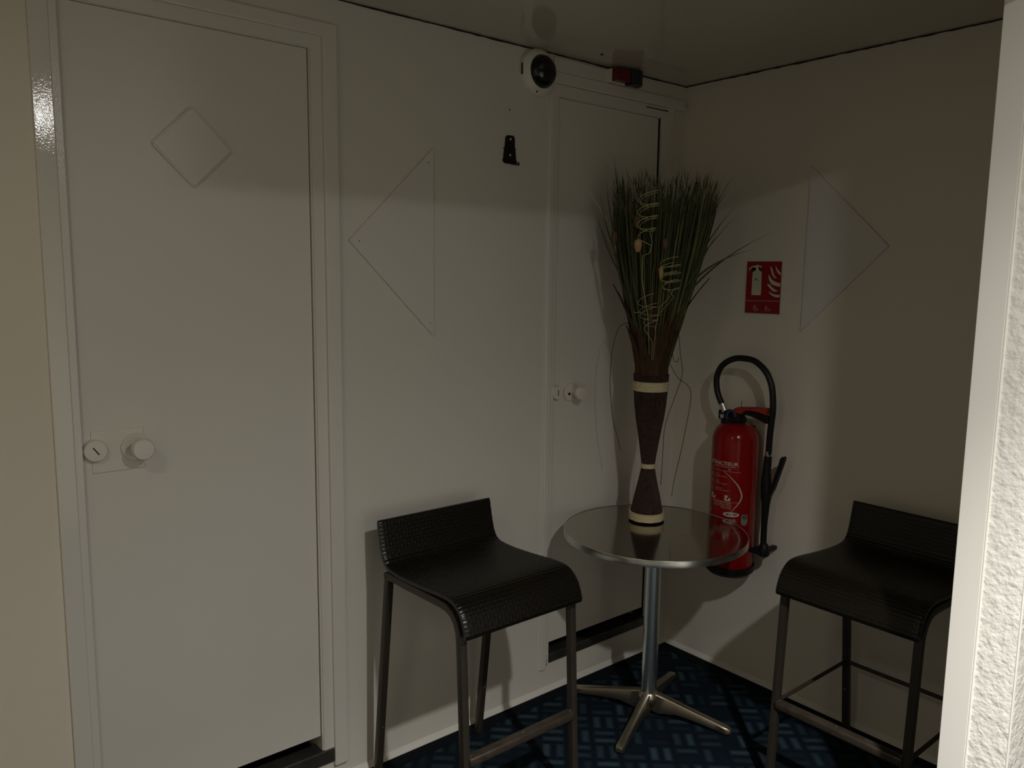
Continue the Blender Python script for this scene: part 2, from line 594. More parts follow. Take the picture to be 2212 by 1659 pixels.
# ---- door leaves
def knob_set(root, kx, kz, lx, lz, r, big):
    # rose, knob, lock cylinder
    bm = bmesh.new()
    lathe(bm, [(0, -0.004), (r * 1.25, -0.004), (r * 1.28, -0.001), (r * 1.28, 0.012), (0, 0.012)], (kx - (0.006 if big else 0.016), 0, kz), 32, 'y')
    obj('rose', bm, M_knob, root, smooth=30)
    bm = bmesh.new()
    lathe(bm, [(0.013, 0.0), (0.013, -0.028), (r * 0.9, -0.034), (r, -0.040), (r, -0.052), (r * 0.88, -0.058), (0, -0.060)], (kx, 0, kz), 32, 'y')
    kn = obj('knob', bm, M_knob, root, smooth=30)
    bm = bmesh.new()
    lathe(bm, [(r, 0.004), (r, -0.008), (r * 0.92, -0.012), (0, -0.013)], (lx, 0, lz), 32, 'y')
    lk = obj('lock_cylinder', bm, M_knob, root, smooth=30)
    bm = bmesh.new()
    ang = R(-55) if big else R(90)
    c, s = math.cos(ang), math.sin(ang)
    L, W = (0.012, 0.0014)
    pts = [(lx + c * a * L - s * b * W, lz + s * a * L + c * b * W) for a, b in ((-1, -1), (1, -1), (1, 1), (-1, 1))]
    prism(bm, pts, 1, -0.0136, -0.0128)
    k = obj('keyhole', bm, M_black, None)
    k.parent = lk
    k.location = (0, 0, 0)
    return kn


d1 = obj('door_1', bx(D1[0] + 0.001, D1[1] - 0.0025, 0.006, 0.046, 0.176, D1[3] - 0.001, bev=0.0012), M_door)
d1['kind'] = 'structure'
bm = bmesh.new()
hw, cz, cx = 0.1075, 2.022, -2.086
prism(bm, [(cx, cz + hw), (cx + hw, cz), (cx, cz - hw), (cx - hw, cz)], 1, -0.006, 0.0065)
bmesh.ops.bevel(bm, geom=list(bm.edges), offset=0.004, segments=2, affect='EDGES')
obj('diamond_plate', bm, M_door, d1)
knob_set(d1, -2.262, 1.216, -2.368, 1.218, 0.029, True)
bm = bmesh.new()
box(bm, -2.400 + 0.024, -2.245, 0.0035, 0.007, 1.155, 1.268, bev=0.0025)
obj('lock_plate', bm, M_door, d1)

d2 = obj('door_2', bx(D2[0] + 0.001, D2[1] - 0.015, 0.006, 0.046, 0.205, D2[3] - 0.001, bev=0.0012), M_door)
d2['kind'] = 'structure'
bm = bmesh.new()
cx = -0.462
prism(bm, [(cx, cz + hw), (cx + hw, cz), (cx, cz - hw), (cx - hw, cz)], 1, -0.004, 0.0065)
obj('diamond_plate', bm, M_door, d2)
knob_set(d2, -0.632, 1.232, -0.722, 1.236, 0.027, False)
bm = bmesh.new()
lathe(bm, [(0.0055, 0.003), (0.0055, -0.0065), (0, -0.007)], (-0.655, 0, 1.226), 16, 'y')
obj('bolt_hole', bm, M_black, d2)

# ------------------------------------------------------------------ wall panels (triangles)
def tri_panel(label, verts, axis, screws):
    bm = bmesh.new()
    if axis == 1:
        prism(bm, verts, 1, -0.008, 0.0)
    else:
        prism(bm, verts, 0, -0.008, 0.0)
    bmesh.ops.bevel(bm, geom=list(bm.edges), offset=0.0012, segments=1, affect='EDGES')
    t = thing('triangular_panel', label, 'panel', (0, 0, 0) if False else ((sum(v[0] for v in verts) / 3, 0, verts[1][1]) if axis == 1 else (0, sum(v[0] for v in verts) / 3, verts[1][1])),
              group='triangular wall panels')
    obj('plate', bm, M_panel, t)
    for s in screws:
        bm = bmesh.new()
        c = (s[0], -0.0081, s[1]) if axis == 1 else (-0.0081, s[0], s[1])
        lathe(bm, [(0.0019, 0.001), (0.0019, -0.0004), (0, -0.0006)], c, 10, 'y' if axis == 1 else 'x')
        obj('screw', bm, M_black, t)


tri_panel('flat grey triangle on the wall between the two doors, pointing left', [(-1.304, 2.104), (-1.620, 1.791), (-1.302, 1.478)], 1,
          [(-1.325, 2.055), (-1.585, 1.790), (-1.318, 1.525)])
tri_panel('flat grey triangle right of the red sign, pointing right', [(-0.612, 2.113), (-0.928, 1.807), (-0.608, 1.488)], 0, [])

# ------------------------------------------------------------------ small wall things
# black bracket
t = thing('wall_bracket', 'small black metal bracket screwed to the wall left of the far door', 'bracket', (-0.975, 0, 2.13))
bm = bmesh.new()
pts = [(-1.000, 2.088), (-0.950, 2.083), (-0.930, 2.083), (-0.930, 2.093), (-0.944, 2.096), (-0.946, 2.104), (-0.950, 2.135),
       (-0.945, 2.138), (-0.952, 2.141), (-0.953, 2.175), (-0.958, 2.183), (-0.985, 2.183), (-0.993, 2.176), (-0.996, 2.140),
       (-1.003, 2.139), (-0.998, 2.134), (-1.003, 2.100), (-1.006, 2.096)]
prism(bm, pts, 1, -0.006, 0.0)
obj('plate', bm, M_plastic, t)
for (x, z) in ((-0.973, 2.170), (-0.974, 2.115), (-0.942, 2.0885)):
    bm = bmesh.new()
    lathe(bm, [(0.004, 0.001), (0.004, -0.0005), (0, -0.0014)], (x, -0.006, z), 12, 'y')
    obj('screw', bm, M_knob, t)
bm = bmesh.new()
box(bm, -0.999, -0.948, -0.014, -0.005, 2.084, 2.090)
box(bm, -0.999, -0.993, -0.012, -0.005, 2.09, 2.140)
obj('rail', bm, M_plastic, t)

# dome camera
t = thing('dome_camera', 'round white security camera with smoked dome above the far door', 'camera', (-0.845, 0, 2.418))
cx, cz = -0.852, 2.416
bm = bmesh.new()
lathe(bm, [(0, 0), (0.082, 0.0), (0.083, -0.006), (0.0825, -0.018), (0.079, -0.025), (0.072, -0.031), (0.064, -0.036), (0.0590, -0.038), (0.0575, -0.034), (0, -0.034)], (cx, 0, cz), 48, 'y')
obj('housing', bm, M_camw, t, smooth=30)
bm = bmesh.new()
lathe(bm, [(0.0572, -0.034)] + [(0.0572 * math.cos(a), -0.036 - 0.040 * math.sin(a)) for a in [R(x) for x in (5, 12, 22, 34, 46, 58, 68, 78, 84)]] + [(0, -0.076)], (cx, 0, cz), 40, 'y')
obj('smoked_dome', bm, M_dome, t, smooth='all')
for (dx, dz) in ((-0.022, 0.066), (-0.020, -0.070)):
    bm = bmesh.new()
    lathe(bm, [(0.0040, 0.010), (0.0040, -0.0012), (0, -0.0014)], (cx + dx, -0.030, cz + dz), 10, 'y')
    obj('screw', bm, M_sill, t)
bm = bmesh.new()
box(bm, cx - 0.0835, cx - 0.080, -0.022, -0.014, cz - 0.018, cz + 0.020)
obj('vent_slot', bm, M_sill, t)

# sounder beacon
t = thing('alarm_sounder', 'red and black alarm beacon under the ceiling above the far door', 'alarm', (-0.42, 0, 2.46))
obj('back_plate', bx(-0.492, -0.340, -0.030, 0, 2.438, 2.490, bev=0.002), M_camw, t)
obj('red_lens', bx(-0.488, -0.412, -0.062, -0.0295, 2.442, 2.489, bev=0.003), M_lensr, t)
bm = bmesh.new()
pts = [(-0.4125, -0.0295), (-0.4125, -0.064), (-0.385, -0.078), (-0.356, -0.070), (-0.342, -0.050), (-0.342, -0.0295)]
prism(bm, pts, 2, 2.436, 2.492)
obj('horn', bm, M_horn, t)

# tiny ceiling fitting and wall dot
bm = bmesh.new()
lathe(bm, [(0.005, 0.001), (0.005, -0.004), (0, -0.005)], (-0.632, -0.114, ZC), 10, 'z')
o = obj('ceiling_screw', bm, M_bead)
o['label'] = 'tiny dark screw in the ceiling above the far door'
o['category'] = 'screw'
bm = bmesh.new()
lathe(bm, [(0.0025, 0.001), (0.0025, -0.002), (0, -0.0025)], (-0.975, 0, 2.272), 8, 'y')
o = obj('wall_plug', bm, M_bead)
o['label'] = 'tiny dark plug hole in the wall above the black bracket'
o['category'] = 'plug'


# ------------------------------------------------------------------ text helper
def text_geo(s, size, align='RIGHT', bold=0.0):
    c = bpy.data.curves.new('t', 'FONT')
    c.body = s
    c.size = size
    c.align_x = align
    c.offset = bold
    c.resolution_u = 2
    o = bpy.data.objects.new('t', c)
    COL.objects.link(o)
    dg = bpy.context.evaluated_depsgraph_get()
    me = bpy.data.meshes.new_from_object(o.evaluated_get(dg))
    vs = [(v.co.x, v.co.y) for v in me.vertices]
    fs = [tuple(p.vertices) for p in me.polygons]
    bpy.data.objects.remove(o)
    bpy.data.curves.remove(c)
    bpy.data.meshes.remove(me)
    return vs, fs


def flat_mesh(bm, vs, fs, f):
    V = [bm.verts.new(f(*v)) for v in vs]
    for q in fs:
        try:
            bm.faces.new([V[i] for i in q])
        except ValueError:
            pass
    return bm


# ------------------------------------------------------------------ fire point sign
t = thing('fire_extinguisher_sign', 'red rectangular sign with pale extinguisher and flame symbols on the right wall', 'sign', (0, -0.431, 1.653))
bm = bmesh.new()
prism(bm, [(-0.3465, 1.7625), (-0.5145, 1.7610), (-0.5160, 1.5445), (-0.3460, 1.5440)], 0, -0.0025, 0.0)
obj('backing_plate', bm, M_signp, t)
bm = bmesh.new()
prism(bm, [(-0.352, 1.7575), (-0.510, 1.7565), (-0.5105, 1.5500), (-0.351, 1.5500)], 0, -0.0029, -0.0024)
obj('red_field', bm, M_signred, t)
POLY = {
 'body': [(-0.379, 1.623), (-0.379, 1.647), (-0.379, 1.684), (-0.3795, 1.711), (-0.384, 1.718), (-0.393, 1.722), (-0.395, 1.73), (-0.387, 1.734), (-0.377, 1.732), (-0.367, 1.726), (-0.361, 1.718), (-0.362, 1.728), (-0.371, 1.737), (-0.382, 1.741), (-0.394, 1.7415), (-0.401, 1.746), (-0.407, 1.742), (-0.417, 1.74), (-0.422, 1.734), (-0.414, 1.7345), (-0.4075, 1.7345), (-0.407, 1.726), (-0.411, 1.721), (-0.419, 1.718), (-0.422, 1.711), (-0.4225, 1.685), (-0.423, 1.651), (-0.4225, 1.623)],
 'f1': [(-0.483, 1.743), (-0.489, 1.73), (-0.498, 1.72), (-0.507, 1.713), (-0.507, 1.703), (-0.496, 1.71), (-0.488, 1.721), (-0.484, 1.731)],
 'f2': [(-0.458, 1.739), (-0.466, 1.733), (-0.473, 1.718), (-0.479, 1.703), (-0.487, 1.694), (-0.496, 1.6895), (-0.481, 1.692), (-0.470, 1.703), (-0.464, 1.718)],
 'f3': [(-0.453, 1.706), (-0.458, 1.7), (-0.468, 1.687), (-0.48, 1.679), (-0.495, 1.674), (-0.507, 1.673), (-0.507, 1.658), (-0.492, 1.66), (-0.477, 1.664), (-0.466, 1.67), (-0.458, 1.682), (-0.454, 1.693)],
 'f4': [(-0.447, 1.668), (-0.46, 1.667), (-0.47, 1.657), (-0.482, 1.649), (-0.493, 1.644), (-0.502, 1.641), (-0.49, 1.638), (-0.477, 1.639), (-0.465, 1.649)],
 'f5': [(-0.457, 1.64), (-0.466, 1.635), (-0.477, 1.629), (-0.489, 1.627), (-0.507, 1.627), (-0.507, 1.616), (-0.491, 1.616), (-0.474, 1.622), (-0.464, 1.629)],
 'line': [(-0.352, 1.602), (-0.510, 1.603), (-0.510, 1.599), (-0.352, 1.598)]}


def sgn(name, polys, m, x=-0.0033):
    bm = bmesh.new()
    for p in polys:
        vs = [bm.verts.new((x, a, b)) for a, b in p]
        f = bm.faces.new(vs)
    bmesh.ops.triangulate(bm, faces=list(bm.faces))
    bmesh.ops.recalc_face_normals(bm, faces=bm.faces)
    return obj(name, bm, m, t)


sgn('extinguisher_symbol', [POLY['body']], M_signw)
sgn('flame_symbol', [POLY[k] for k in ('f1', 'f2', 'f3', 'f4', 'f5')], M_signw)
sgn('divider_line', [POLY['line']], M_signk)
sgn('class_icon', [[(-0.39, 1.582), (-0.403, 1.582), (-0.403, 1.573), (-0.414, 1.569), (-0.414, 1.56), (-0.39, 1.56)]], M_signk)
sgn('class_icon', [[(-0.444, 1.581), (-0.456, 1.58), (-0.456, 1.575), (-0.468, 1.569), (-0.469, 1.561), (-0.445, 1.56)]], M_signk)
sgn('class_icon_mark', [[(-0.396, 1.571), (-0.404, 1.566), (-0.398, 1.562)]], M_signred, -0.0036)
sgn('class_icon_mark', [[(-0.457, 1.573), (-0.463, 1.567), (-0.458, 1.562), (-0.453, 1.567)]], M_signred, -0.0036)
bm = bmesh.new()
vs, fs = text_geo('EXTINCTEUR EAU AVEC ADDITIF', 0.0085, 'CENTER')
flat_mesh(bm, vs, fs, lambda x, y: (-0.0034, -0.429 - x * 0.86, 1.5885 + y))
for s, y0 in (('CLASSE A', -0.402), ('CLASSE B', -0.458)):
    vs, fs = text_geo(s, 0.0038, 'CENTER')
    flat_mesh(bm, vs, fs, lambda x, y: (-0.0034, y0 - x, 1.5555 + y))
obj('lettering', bm, mat('faded red sign lettering', (0.30, 0.05, 0.05), 0.5), t, kind='stuff')
# small scribbled mark on the symbol
sgn('symbol_mark', [[(-0.388, 1.682), (-0.394, 1.687), (-0.401, 1.693), (-0.402, 1.682), (-0.3985, 1.6815), (-0.3975, 1.687), (-0.395, 1.682)],
                    [(-0.4035, 1.6835), (-0.412, 1.6835), (-0.411, 1.6815), (-0.4035, 1.6815)]], mat('olive print mark', (0.10, 0.10, 0.04), 0.6), -0.0036)

# ------------------------------------------------------------------ fire extinguisher
CX, CY, CR = -0.101, -0.405, 0.0920
t = thing('fire_extinguisher', 'red fire extinguisher with black hose hanging on the right wall', 'extinguisher', (CX, CY, 0.48))
bm = bmesh.new()
pf = [(0, 0.505), (0.075, 0.505), (CR - 0.004, 0.512), (CR, 0.525), (CR, 1.035)]
for a in range(10, 91, 10):
    pf.append((0.035 + (CR - 0.035) * math.cos(R(a)), 1.035 + 0.075 * math.sin(R(a))))
pf += [(0.033, 1.118), (0, 1.118)]
lathe(bm, pf, (CX, CY, 0), 64)
cyl = obj('cylinder', bm, M_red, t, smooth=35)
bm = bmesh.new()
prof = [(0, 0.478), (0.060, 0.478), (0.082, 0.485), (0.0975, 0.500), (0.0985, 0.5255), (0.0945, 0.5255), (0.0935, 0.50), (0, 0.495)]
lathe(bm, prof, (CX, CY, 0), 48)
obj('base_cup', bm, M_plastic, t, smooth=35)
# wall hook plate behind
obj('hanger_plate', bx(-0.030, -0.001, -0.43, -0.38, 0.60, 1.09, bev=0.003), M_plastic, t)
bm = bmesh.new()
lathe(bm, [(0.0, 1.110), (0.036, 1.112), (0.040, 1.118), (0.040, 1.130), (0.034, 1.138), (0.026, 1.150), (0.0, 1.152)], (CX, CY, 0), 24)
box(bm, CX - 0.022, CX + 0.022, CY - 0.005, CY + 0.075, 1.118, 1.158, bev=0.006)
box(bm, CX - 0.016, CX + 0.016, CY + 0.035, CY + 0.066, 1.080, 1.128, bev=0.005)
obj('valve', bm, M_plastic, t, smooth=35)
bm = bmesh.new()
lathe(bm, [(0, 0), (0.009, 0), (0.009, -0.006), (0, -0.007)], (CX - 0.022, CY + 0.051, 1.133), 16, 'x')
obj('pressure_gauge', bm, M_screw, t, smooth=35)
# carrying handle (black) and squeeze lever (red)
bm = bmesh.new()
P = [(-0.420, 1.137), (-0.452, 1.150), (-0.480, 1.148), (-0.520, 1.137), (-0.552, 1.127), (-0.556, 1.142), (-0.553, 1.158), (-0.520, 1.163), (-0.470, 1.168), (-0.430, 1.165)]
prism(bm, P, 0, CX - 0.017, CX + 0.010)
bmesh.ops.bevel(bm, geom=list(bm.edges), offset=0.002, segments=1, affect='EDGES')
obj('carrying_handle', bm, M_plastic, t)
bm = bmesh.new()
P = [(-0.395, 1.150), (-0.400, 1.166), (-0.415, 1.176), (-0.440, 1.179), (-0.465, 1.182), (-0.500, 1.186), (-0.553, 1.189), (-0.550, 1.162), (-0.520, 1.168), (-0.480, 1.170), (-0.455, 1.167), (-0.438, 1.152)]
prism(bm, P, 0, CX - 0.020, CX + 0.012)
bmesh.ops.bevel(bm, geom=list(bm.edges), offset=0.002, segments=1, affect='EDGES')
obj('squeeze_lever', bm, M_redp, t, label='dull red squeeze lever')
bm = bmesh.new()
ring = [(CX - 0.028 + 0.004 * math.sin(a), -0.397 + 0.019 * math.cos(a), 1.137 + 0.024 * math.sin(a)) for a in [2 * PI * k / 28 for k in range(29)]]
tube(bm, ring, 0.0040, 8, caps=False)
obj('safety_ring', bm, M_blue, t, smooth='all', label='blue safety ring')
bm = bmesh.new()
tube(bm, [(CX - 0.01, -0.432, 1.172), (CX - 0.01, -0.431, 1.205)], 0.0012, 6)
obj('pin_wire', bm, M_stem, t)
# hose
hp = [(-0.361, 1.138), (-0.352, 1.155), (-0.344, 1.169), (-0.320, 1.210), (-0.309, 1.245), (-0.307, 1.285), (-0.322, 1.325), (-0.350, 1.352), (-0.390, 1.370),
      (-0.431, 1.374), (-0.472, 1.369), (-0.508, 1.350), (-0.535, 1.324), (-0.556, 1.285), (-0.566, 1.240), (-0.569, 1.185), (-0.562, 1.130), (-0.555, 1.075), (-0.550, 1.010), (-0.548, 0.985)]
hx = lambda z: -0.105 if z > 1.2 else -0.105 + (1.2 - z) * 0.10
path = smooth_path([(hx(z) if y < -0.45 else -0.110, y, z) for y, z in hp], 5)
bm = bmesh.new()
tube(bm, path, 0.0125, 16)
obj('hose', bm, M_rubber, t, smooth=40)
bm = bmesh.new()
tube(bm, [(-0.110, -0.356, 1.147), (-0.110, -0.339, 1.180)], 0.0138, 16)
obj('hose_ferrule', bm, M_screw, t, smooth=40)
bm = bmesh.new()
tube(bm, [(hx(1.01), -0.5495, 1.018), (hx(0.99), -0.548, 0.994)], 0.0135, 16)
obj('hose_ferrule', bm, M_screw, t, smooth=40)
# spray gun, its trigger and the long lance down to its clip
bm = bmesh.new()
gx = -0.085
P = [(gx, -0.548, 0.996), (gx, -0.547, 0.965), (gx, -0.545, 0.93), (gx, -0.546, 0.885), (gx, -0.549, 0.83), (gx, -0.549, 0.80), (gx, -0.547, 0.72), (gx, -0.548, 0.62)]
tube(bm, P, [0.0150, 0.0155, 0.017, 0.021, 0.021, 0.016, 0.0125, 0.0120], 14)
gun = obj('spray_lance', bm, M_plastic, t, smooth=40)
bm = bmesh.new()
P = [(-0.553, 0.865), (-0.574, 0.885), (-0.601, 0.978), (-0.606, 1.000), (-0.621, 1.008), (-0.624, 0.998), (-0.605, 0.935), (-0.585, 0.870), (-0.566, 0.830), (-0.552, 0.815)]
prism(bm, P, 0, gx - 0.011, gx + 0.011)
bmesh.ops.bevel(bm, geom=list(bm.edges), offset=0.0025, segments=2, affect='EDGES')
obj('trigger_grip', bm, M_plastic, t)
bm = bmesh.new()
lathe(bm, [(0, 0.588), (0.018, 0.588), (0.023, 0.594), (0.024, 0.618), (0.017, 0.634), (0.012, 0.640), (0, 0.640)], (gx, -0.551, 0), 16)
box(bm, -0.085, -0.002, -0.560, -0.540, 0.600, 0.615, bev=0.002)
box(bm, -0.11, -0.06, -0.548, -0.500, 0.596, 0.612, bev=0.002)
obj('lance_clip', bm, M_plastic, t, smooth=35)


# printing on the cylinder: (uu, z) with uu = arc length from the side facing away from the wall
def wrap(uu, z, off=0.0006):
    a = uu / CR
    q = CR + off
    return (CX - q * math.cos(a), CY - q * math.sin(a), z)


def strip(bm, pts, wd, off=0.0007):
    """ribbon through (u, z) points with widths"""
    n = len(pts)
    rows = []
    for i in range(n):
        a, b = pts[max(0, i - 1)], pts[min(n - 1, i + 1)]
        dx, dz = b[0] - a[0], b[1] - a[1]
        L = math.hypot(dx, dz) or 1
        nx, nz = -dz / L, dx / L
        h = wd[i] / 2 if isinstance(wd, list) else wd / 2
        rows.append((bm.verts.new(wrap(pts[i][0] + nx * h, pts[i][1] + nz * h, off)),
                     bm.verts.new(wrap(pts[i][0] - nx * h, pts[i][1] - nz * h, off))))
    for i in range(n - 1):
        bm.faces.new((rows[i][0], rows[i][1], rows[i + 1][1], rows[i + 1][0]))


def hline(bm, u0, u1, z0, z1, wd):
    strip(bm, [(u0 + (u1 - u0) * i / 12, z0 + (z1 - z0) * i / 12) for i in range(13)], wd)


def ctext(bm, s, u, z, size, align='LEFT', bold=0.0, sx=1.0, off=0.0006):
    vs, fs = text_geo(s, size, align, bold)
    flat_mesh(bm, vs, fs, lambda x, y: wrap(u + x * sx, z + y, off))


def lab(name, bm, m=M_print):
    bmesh.ops.recalc_face_normals(bm, faces=bm.faces)
    o = obj(name, bm, m, None)
    o.parent = cyl
    if name.endswith('lettering') or name == 'step_drawing':
        o['kind'] = 'stuff'
    return o


bm = bmesh.new()
vs, fs = text_geo('EXTINCTEUR', 0.0215, 'RIGHT', 0.0005)
wmin = min(v[0] for v in vs)
k = 0.143 / -wmin
flat_mesh(bm, vs, fs, lambda x, y: wrap(0.0715 + x * k, 0.9505 + y * 0.92))
lab('title_lettering', bm)
bm = bmesh.new()
ctext(bm, '6 LITRES EAU PULVERISEE AVEC ADDITIF', 0.062, 0.9425, 0.0052, 'RIGHT', 0.0001, 1.0)
ctext(bm, 'EAU', 0.038, 0.9325, 0.0062, 'CENTER', 0.0001)
ctext(bm, 'A', -0.035, 0.936, 0.005, 'CENTER')
hline(bm, -0.08, 0.083, 0.9275, 0.9255, 0.0010)
for (z, a, b) in ((0.909, 'Oter', 'la goupille de securite'), (0.880, 'Frapper', 'le levier de percussion'), (0.853, 'Diriger le jet a', 'la base du feu en pressant')):
    ctext(bm, a, -0.0225, z, 0.0062)
    ctext(bm, b, -0.0225, z - 0.0075, 0.0064, sx=0.92)
for i in range(4):
    ctext(bm, ['Utilisable sur appareils et conducteurs', 'sous tension inferieure a 1000 Volts', 'Se place et se manoeuvre a un metre', 'Verifier tous les ans'][i], 0.052, 0.7965 - i * 0.0072, 0.0056, 'RIGHT', 0.00012, 0.95)
hline(bm, -0.058, 0.078, 0.8035, 0.8015, 0.0009)
lab('small_lettering', bm)
bm = bmesh.new()
A0 = smooth_path([(p[0], p[1], 0) for p in [(0.0141, 0.925), (0.0353, 0.912), (0.0577, 0.890), (0.0741, 0.871), (0.0851, 0.849), (0.0900, 0.832), (0.0875, 0.814), (0.0776, 0.797), (0.0648, 0.780), (0.05, 0.765)]], 4)
nA = len(A0)
strip(bm, [(p.x, p.y) for p in A0], [0.0008 + 0.0052 * math.sin(PI * min(1, (i / nA) * 1.0)) ** 1.3 for i in range(nA)])
lab('curved_stripe', bm)
# two pictogram squares with a flame cut-out, and three small drawings of the steps
for (u0, u1, z0, z1) in ((-0.0457, -0.0200, 0.809, 0.829), (0.0235, 0.0462, 0.8065, 0.829)):
    bm = bmesh.new()
    m_ = (u0 + u1) / 2
    for (a, b, c, dd) in ((u0, m_ + 0.001, z0, z1), (m_ + 0.001, u1, z0, (z0 + z1) / 2 + 0.001)):
        hline(bm, a, b, (c + dd) / 2, (c + dd) / 2, dd - c)
    lab('pictogram', bm)
    bm = bmesh.new()
    V = [bm.verts.new(wrap(m_ + a * 0.005, (z0 + z1) / 2 - 0.002 + b * 0.006, 0.0010)) for a, b in ((0, 1), (1, 0), (0, -1), (-1, 0))]
    bm.faces.new(V)
    lab('pictogram_mark', bm, M_red)
for z in (0.905, 0.878, 0.850):
    bm = bmesh.new()
    strip(bm, [(-0.050, z + 0.010), (-0.044, z + 0.006), (-0.040, z - 0.002)], 0.0012)
    strip(bm, [(-0.056, z - 0.006), (-0.047, z - 0.001), (-0.038, z - 0.008)], 0.0014)
    strip(bm, [(-0.047 + 0.0045 * math.cos(a), z + 0.003 + 0.0045 * math.sin(a)) for a in [2 * PI * k / 12 for k in range(13)]], 0.0012)
    strip(bm, [(-0.034, z - 0.012), (-0.0335, z + 0.012)], 0.0007)
    lab('step_drawing', bm)
bm = bmesh.new()
C = bm.verts.new(wrap(0.0522, 0.752, 0.0010))
ov = [bm.verts.new(wrap(0.0522 + 0.0318 * math.cos(a), 0.752 + 0.0098 * math.sin(a), 0.0010)) for a in [2 * PI * k / 36 for k in range(36)]]
for i in range(36):
    bm.faces.new((C, ov[i], ov[(i + 1) % 36]))
lab('oval_badge', bm, M_printw)
bm = bmesh.new()
ctext(bm, 'E9A1 EV', 0.052, 0.7482, 0.0105, 'CENTER', 0.0, 1.0, 0.0015)
lab('badge_lettering', bm, M_printk)
bm = bmesh.new()
ctext(bm, 'MANUEL,', 0.0752, 0.7235, 0.0145, 'RIGHT', 0.0003, 0.78)
ctext(bm, 'CE', -0.048, 0.752, 0.014, 'CENTER', 0.0)
lab('lower_lettering', bm)
bm = bmesh.new()
pts = [(0.0925, 0.746), (0.096, 0.752), (0.117, 0.752), (0.1215, 0.746), (0.1215, 0.719), (0.117, 0.711), (0.107, 0.707), (0.097, 0.711), (0.0925, 0.719)]
C = bm.verts.new(wrap(0.107, 0.73, 0.0011))
V = [bm.verts.new(wrap(a, b, 0.0009)) for a, b in pts]
for i in range(len(V)):
    bm.faces.new((C, V[i], V[(i + 1) % len(V)]))
lab('shield_badge', bm, M_printg)
bm = bmesh.new()
C = bm.verts.new(wrap(0.107, 0.741, 0.0018))
V = [bm.verts.new(wrap(0.107 + 0.0105 * math.cos(a), 0.7415 + 0.0072 * math.sin(a), 0.0018)) for a in [2 * PI * k / 20 for k in range(20)]]
for i in range(20):
    bm.faces.new((C, V[i], V[(i + 1) % 20]))
lab('badge_disc', bm, M_printk)
bm = bmesh.new()
hline(bm, 0.098, 0.116, 0.723, 0.723, 0.008)
strip(bm, [(0.1005, 0.740), (0.106, 0.7395), (0.113, 0.745)], 0.0022, 0.0024)
lab('badge_bar', bm, M_print)

# ------------------------------------------------------------------ bistro table
TX, TY, TZ, TR = -0.5420, -0.3700, 0.740, 0.343
t = thing('bistro_table', 'round metal bistro table with a four-footed base in the corner', 'table', (TX, TY, 0))
bm = bmesh.new()
lathe(bm, [(0, TZ - 0.002), (TR - 0.004, TZ - 0.002), (TR - 0.0015, TZ - 0.0005), (TR - 0.0015, TZ - 0.02), (0, TZ - 0.02)], (TX, TY, 0), 128)
top = obj('table_top', bm, M_steel, t, smooth=25)
bm = bmesh.new()
lathe(bm, [(TR - 0.0035, TZ - 0.0022), (TR - 0.002, TZ), (TR + 0.0005, TZ - 0.0004), (TR + 0.0018, TZ - 0.003), (TR + 0.0018, TZ - 0.024), (TR - 0.002, TZ - 0.026), (TR - 0.006, TZ - 0.0215)], (TX, TY, 0), 128)
obj('rim', bm, M_rim, t, smooth=40)
bm = bmesh.new()
lathe(bm, [(0, TZ - 0.0305), (0.09, TZ - 0.0305), (0.095, TZ - 0.020), (0, TZ - 0.020)], (TX, TY, 0), 32)
for k in range(4):
    a = R(22 + 45 + 90 * k)
    tube(bm, [(TX + 0.03 * math.cos(a), TY + 0.03 * math.sin(a), TZ - 0.032), (TX + 0.24 * math.cos(a), TY + 0.24 * math.sin(a), TZ - 0.028)], 0.012, 8)
obj('support_plate', bm, M_cast, t, smooth=30)
bm = bmesh.new()
lathe(bm, [(0, 0.07), (0.0295, 0.07), (0.0295, TZ - 0.03), (0, TZ - 0.03)], (TX, TY, 0), 40)
obj('pole', bm, M_pole, t, smooth=40)
bm = bmesh.new()
lathe(bm, [(0, 0.035), (0.030, 0.038), (0.042, 0.060), (0.040, 0.080), (0.033, 0.090), (0.0295, 0.094), (0, 0.094)], (TX, TY, 0), 32)
obj('hub', bm, M_cast, t, smooth=60)
